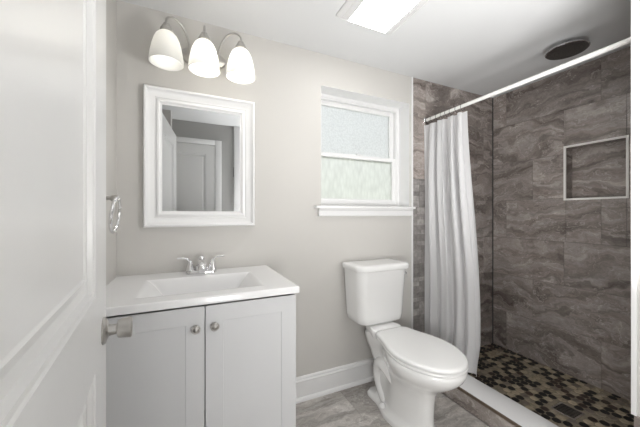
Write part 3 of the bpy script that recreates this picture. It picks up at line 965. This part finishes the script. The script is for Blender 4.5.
# ------------------------------------------------------------------ ceiling light with fan grille
cl = thing('ceiling_light', 'square lit fan light with ribbed white grille on the ceiling', 'ceiling light', (0, 0, 0))
hx0, hx1, hy0, hy1 = .735, 1.110, 1.025, 1.372
bm = bmesh.new()
zt = ZC - .0006
zb = ZC - .026
rings(bm, [[(hx0, hy0, zt), (hx1, hy0, zt), (hx1, hy1, zt), (hx0, hy1, zt)], [(hx0, hy0, zt - .006), (hx1, hy0, zt - .006), (hx1, hy1, zt - .006), (hx0, hy1, zt - .006)],
           [(hx0 + .02, hy0 + .02, zb), (hx1 - .02, hy0 + .02, zb), (hx1 - .02, hy1 - .012, zb), (hx0 + .02, hy1 - .012, zb)]])
obj('housing', bm, M['trim'], cl, smooth=0)
for sg in (0, 1):
    for i in range(5):
        xa = hx1 - .026 - i * .009 if sg else hx0 + .022 + i * .009
        obj('grille_slat', B(xa, xa + .004, hy0 + .03, hy1 - .02, zb - .004, zb - .0002), M['trim'], cl, smooth=0)
bm = B(.797, 1.046, 1.098, 1.352, zb - .005, zb - .0005, bev=.002)
obj('lens', bm, M['lens'], cl)

# ------------------------------------------------------------------ rain shower head
sh = thing('rain_shower', 'round chrome rain shower head hanging from the ceiling', 'shower head', (2.185, .98, ZC))
bm = bmesh.new()
lathe(bm, [(.030, -.0006), (.030, -.005), (.012, -.009), (.010, -.020), (.018, -.024), (.020, -.032), (.018, -.040)], 24)
obj('ceiling_arm', bm, M['chrome'], sh)
TL = Matrix.Rotation(math.radians(0), 4, 'X')
bm = bmesh.new()
lathe(bm, [(.02, -.038), (.06, -.041), (.104, -.044), (.110, -.047), (.110, -.053), (.106, -.056)], 48, TL)
hd = obj('head_disc', bm, M['chrome'], sh)
bm = bmesh.new()
lathe(bm, [(.1045, -.0545), (.1045, -.0572), (.05, -.0576)], 48, TL)
for ring_r, cnt in ((.02, 8), (.04, 16), (.06, 24), (.08, 32)):
    for i in range(cnt):
        lathe(bm, [(.0022, -.057), (.0015, -.060)], 6, Matrix.Translation((ring_r * math.cos(2 * PI * i / cnt), ring_r * math.sin(2 * PI * i / cnt), 0)))
obj('nozzle_plate', bm, M['dark_metal'], hd)

# ------------------------------------------------------------------ rod, rings, curtain
RXp, RZ = 1.763, 1.983
rod = thing('curtain_rod', 'white shower curtain rod running across the shower opening', 'curtain rod', (RXp, 0, RZ))
bm = bmesh.new()
tube(bm, [(0, YP + .004, 0), (0, YB - .006, 0)], .0125, 20, smoothit=False)
obj('tube', bm, M['rod'], rod)
for yy, rot in ((YB - .0025, PI / 2), (YP + .0015, -PI / 2)):
    bm = bmesh.new()
    lathe(bm, [(.024, 0), (.024, .006), (.018, .012), (.0165, .020)], 24, Matrix.Translation((0, yy, 0)) @ Matrix.Rotation(rot, 4, 'X'))
    obj('end_flange', bm, M['chrome'], rod)

CY0, CY1t, CY1b = 1.736, 1.382, 1.272    # curtain, wall side and free edge (top, bottom)
CTOP, CBOT = 1.942, .128
def cpath(q, h):
    """q 0..1 along the cloth from the wall, h 0 (top)..1 (bottom)"""
    free = CY1t + (CY1b - CY1t) * (ss(h * 1.25) * .9 + .1 * h) + (.030 * ss((h - .86) / .14) if h > .86 else 0)
    y = CY0 + (free - CY0) * q
    ph = 2 * PI * (4.6 * q ** (1.25 + .10 * h) + .25 * math.sin(5.1 * q))
    amp = (.016 + .014 * math.sin(PI * min(1, h * 1.6)) + .010 * h) * (.45 + .55 * math.sin(PI * (0.12 + .8 * q)))
    x = RXp - .004 * h + amp * (math.sin(ph + .9 * h) + .34 * math.sin(2.3 * ph + 2.2 * h + 1.1))
    y += .012 * math.sin(2 * ph + .6) * (1 - .3 * h)
    x -= .026 * (1 - ss(q * 5))
    y = min(y, YB - .010)
    # keep the hem off the curb's inner edge drop: it brushes the slab
    x = x + .010 * ss((h - .8) / .2) * math.sin(9 * q)
    return x, y
bm = bmesh.new()
nq, nh = 220, 70
vv = []
for j in range(nh + 1):
    h = j / nh
    row = []
    for i in range(nq + 1):
        q = i / nq
        x, y = cpath(q, h)
        z = CTOP + (CBOT - CTOP) * h
        if j == 0: z -= .006 * (0.5 - 0.5 * math.cos(2 * PI * q * 8))
        if j == nh: z += .006 * math.sin(q * 11)
        row.append(bm.verts.new((x, y, z)))
    vv.append(row)
for j in range(nh):
    for i in range(nq):
        bm.faces.new((vv[j][i], vv[j + 1][i], vv[j + 1][i + 1], vv[j][i + 1]))
cu = tag(obj('shower_curtain', bm, M['cloth'], smooth=180), 'white shower curtain bunched against the tiled wall', 'curtain')
ring0 = None
NR = 8
for i in range(NR):
    q = (i + .35) / NR
    x, y = cpath(q, 0)
    if ring0 is None:
        bm = bmesh.new()
        torus(bm, .0215, .0016, Matrix.Translation((0, 0, -.0075)) @ Matrix.Rotation(PI / 2, 4, 'X'), 28, 6)
        lathe(bm, [(.001, -.0345), (.0035, -.033), (.0035, -.029), (.001, -.0275)], 10)
        ro = obj('curtain_ring', bm, M['dark_metal'])
        ring0 = ro
    else:
        ro = ring0.copy(); C.objects.link(ro)
    ro.location = (RXp, y, RZ)
    ro['category'] = 'curtain ring'
    ro['group'] = 'curtain rings on the shower rod'
    ro['label'] = 'small dark metal ring holding the white shower curtain on its rod'
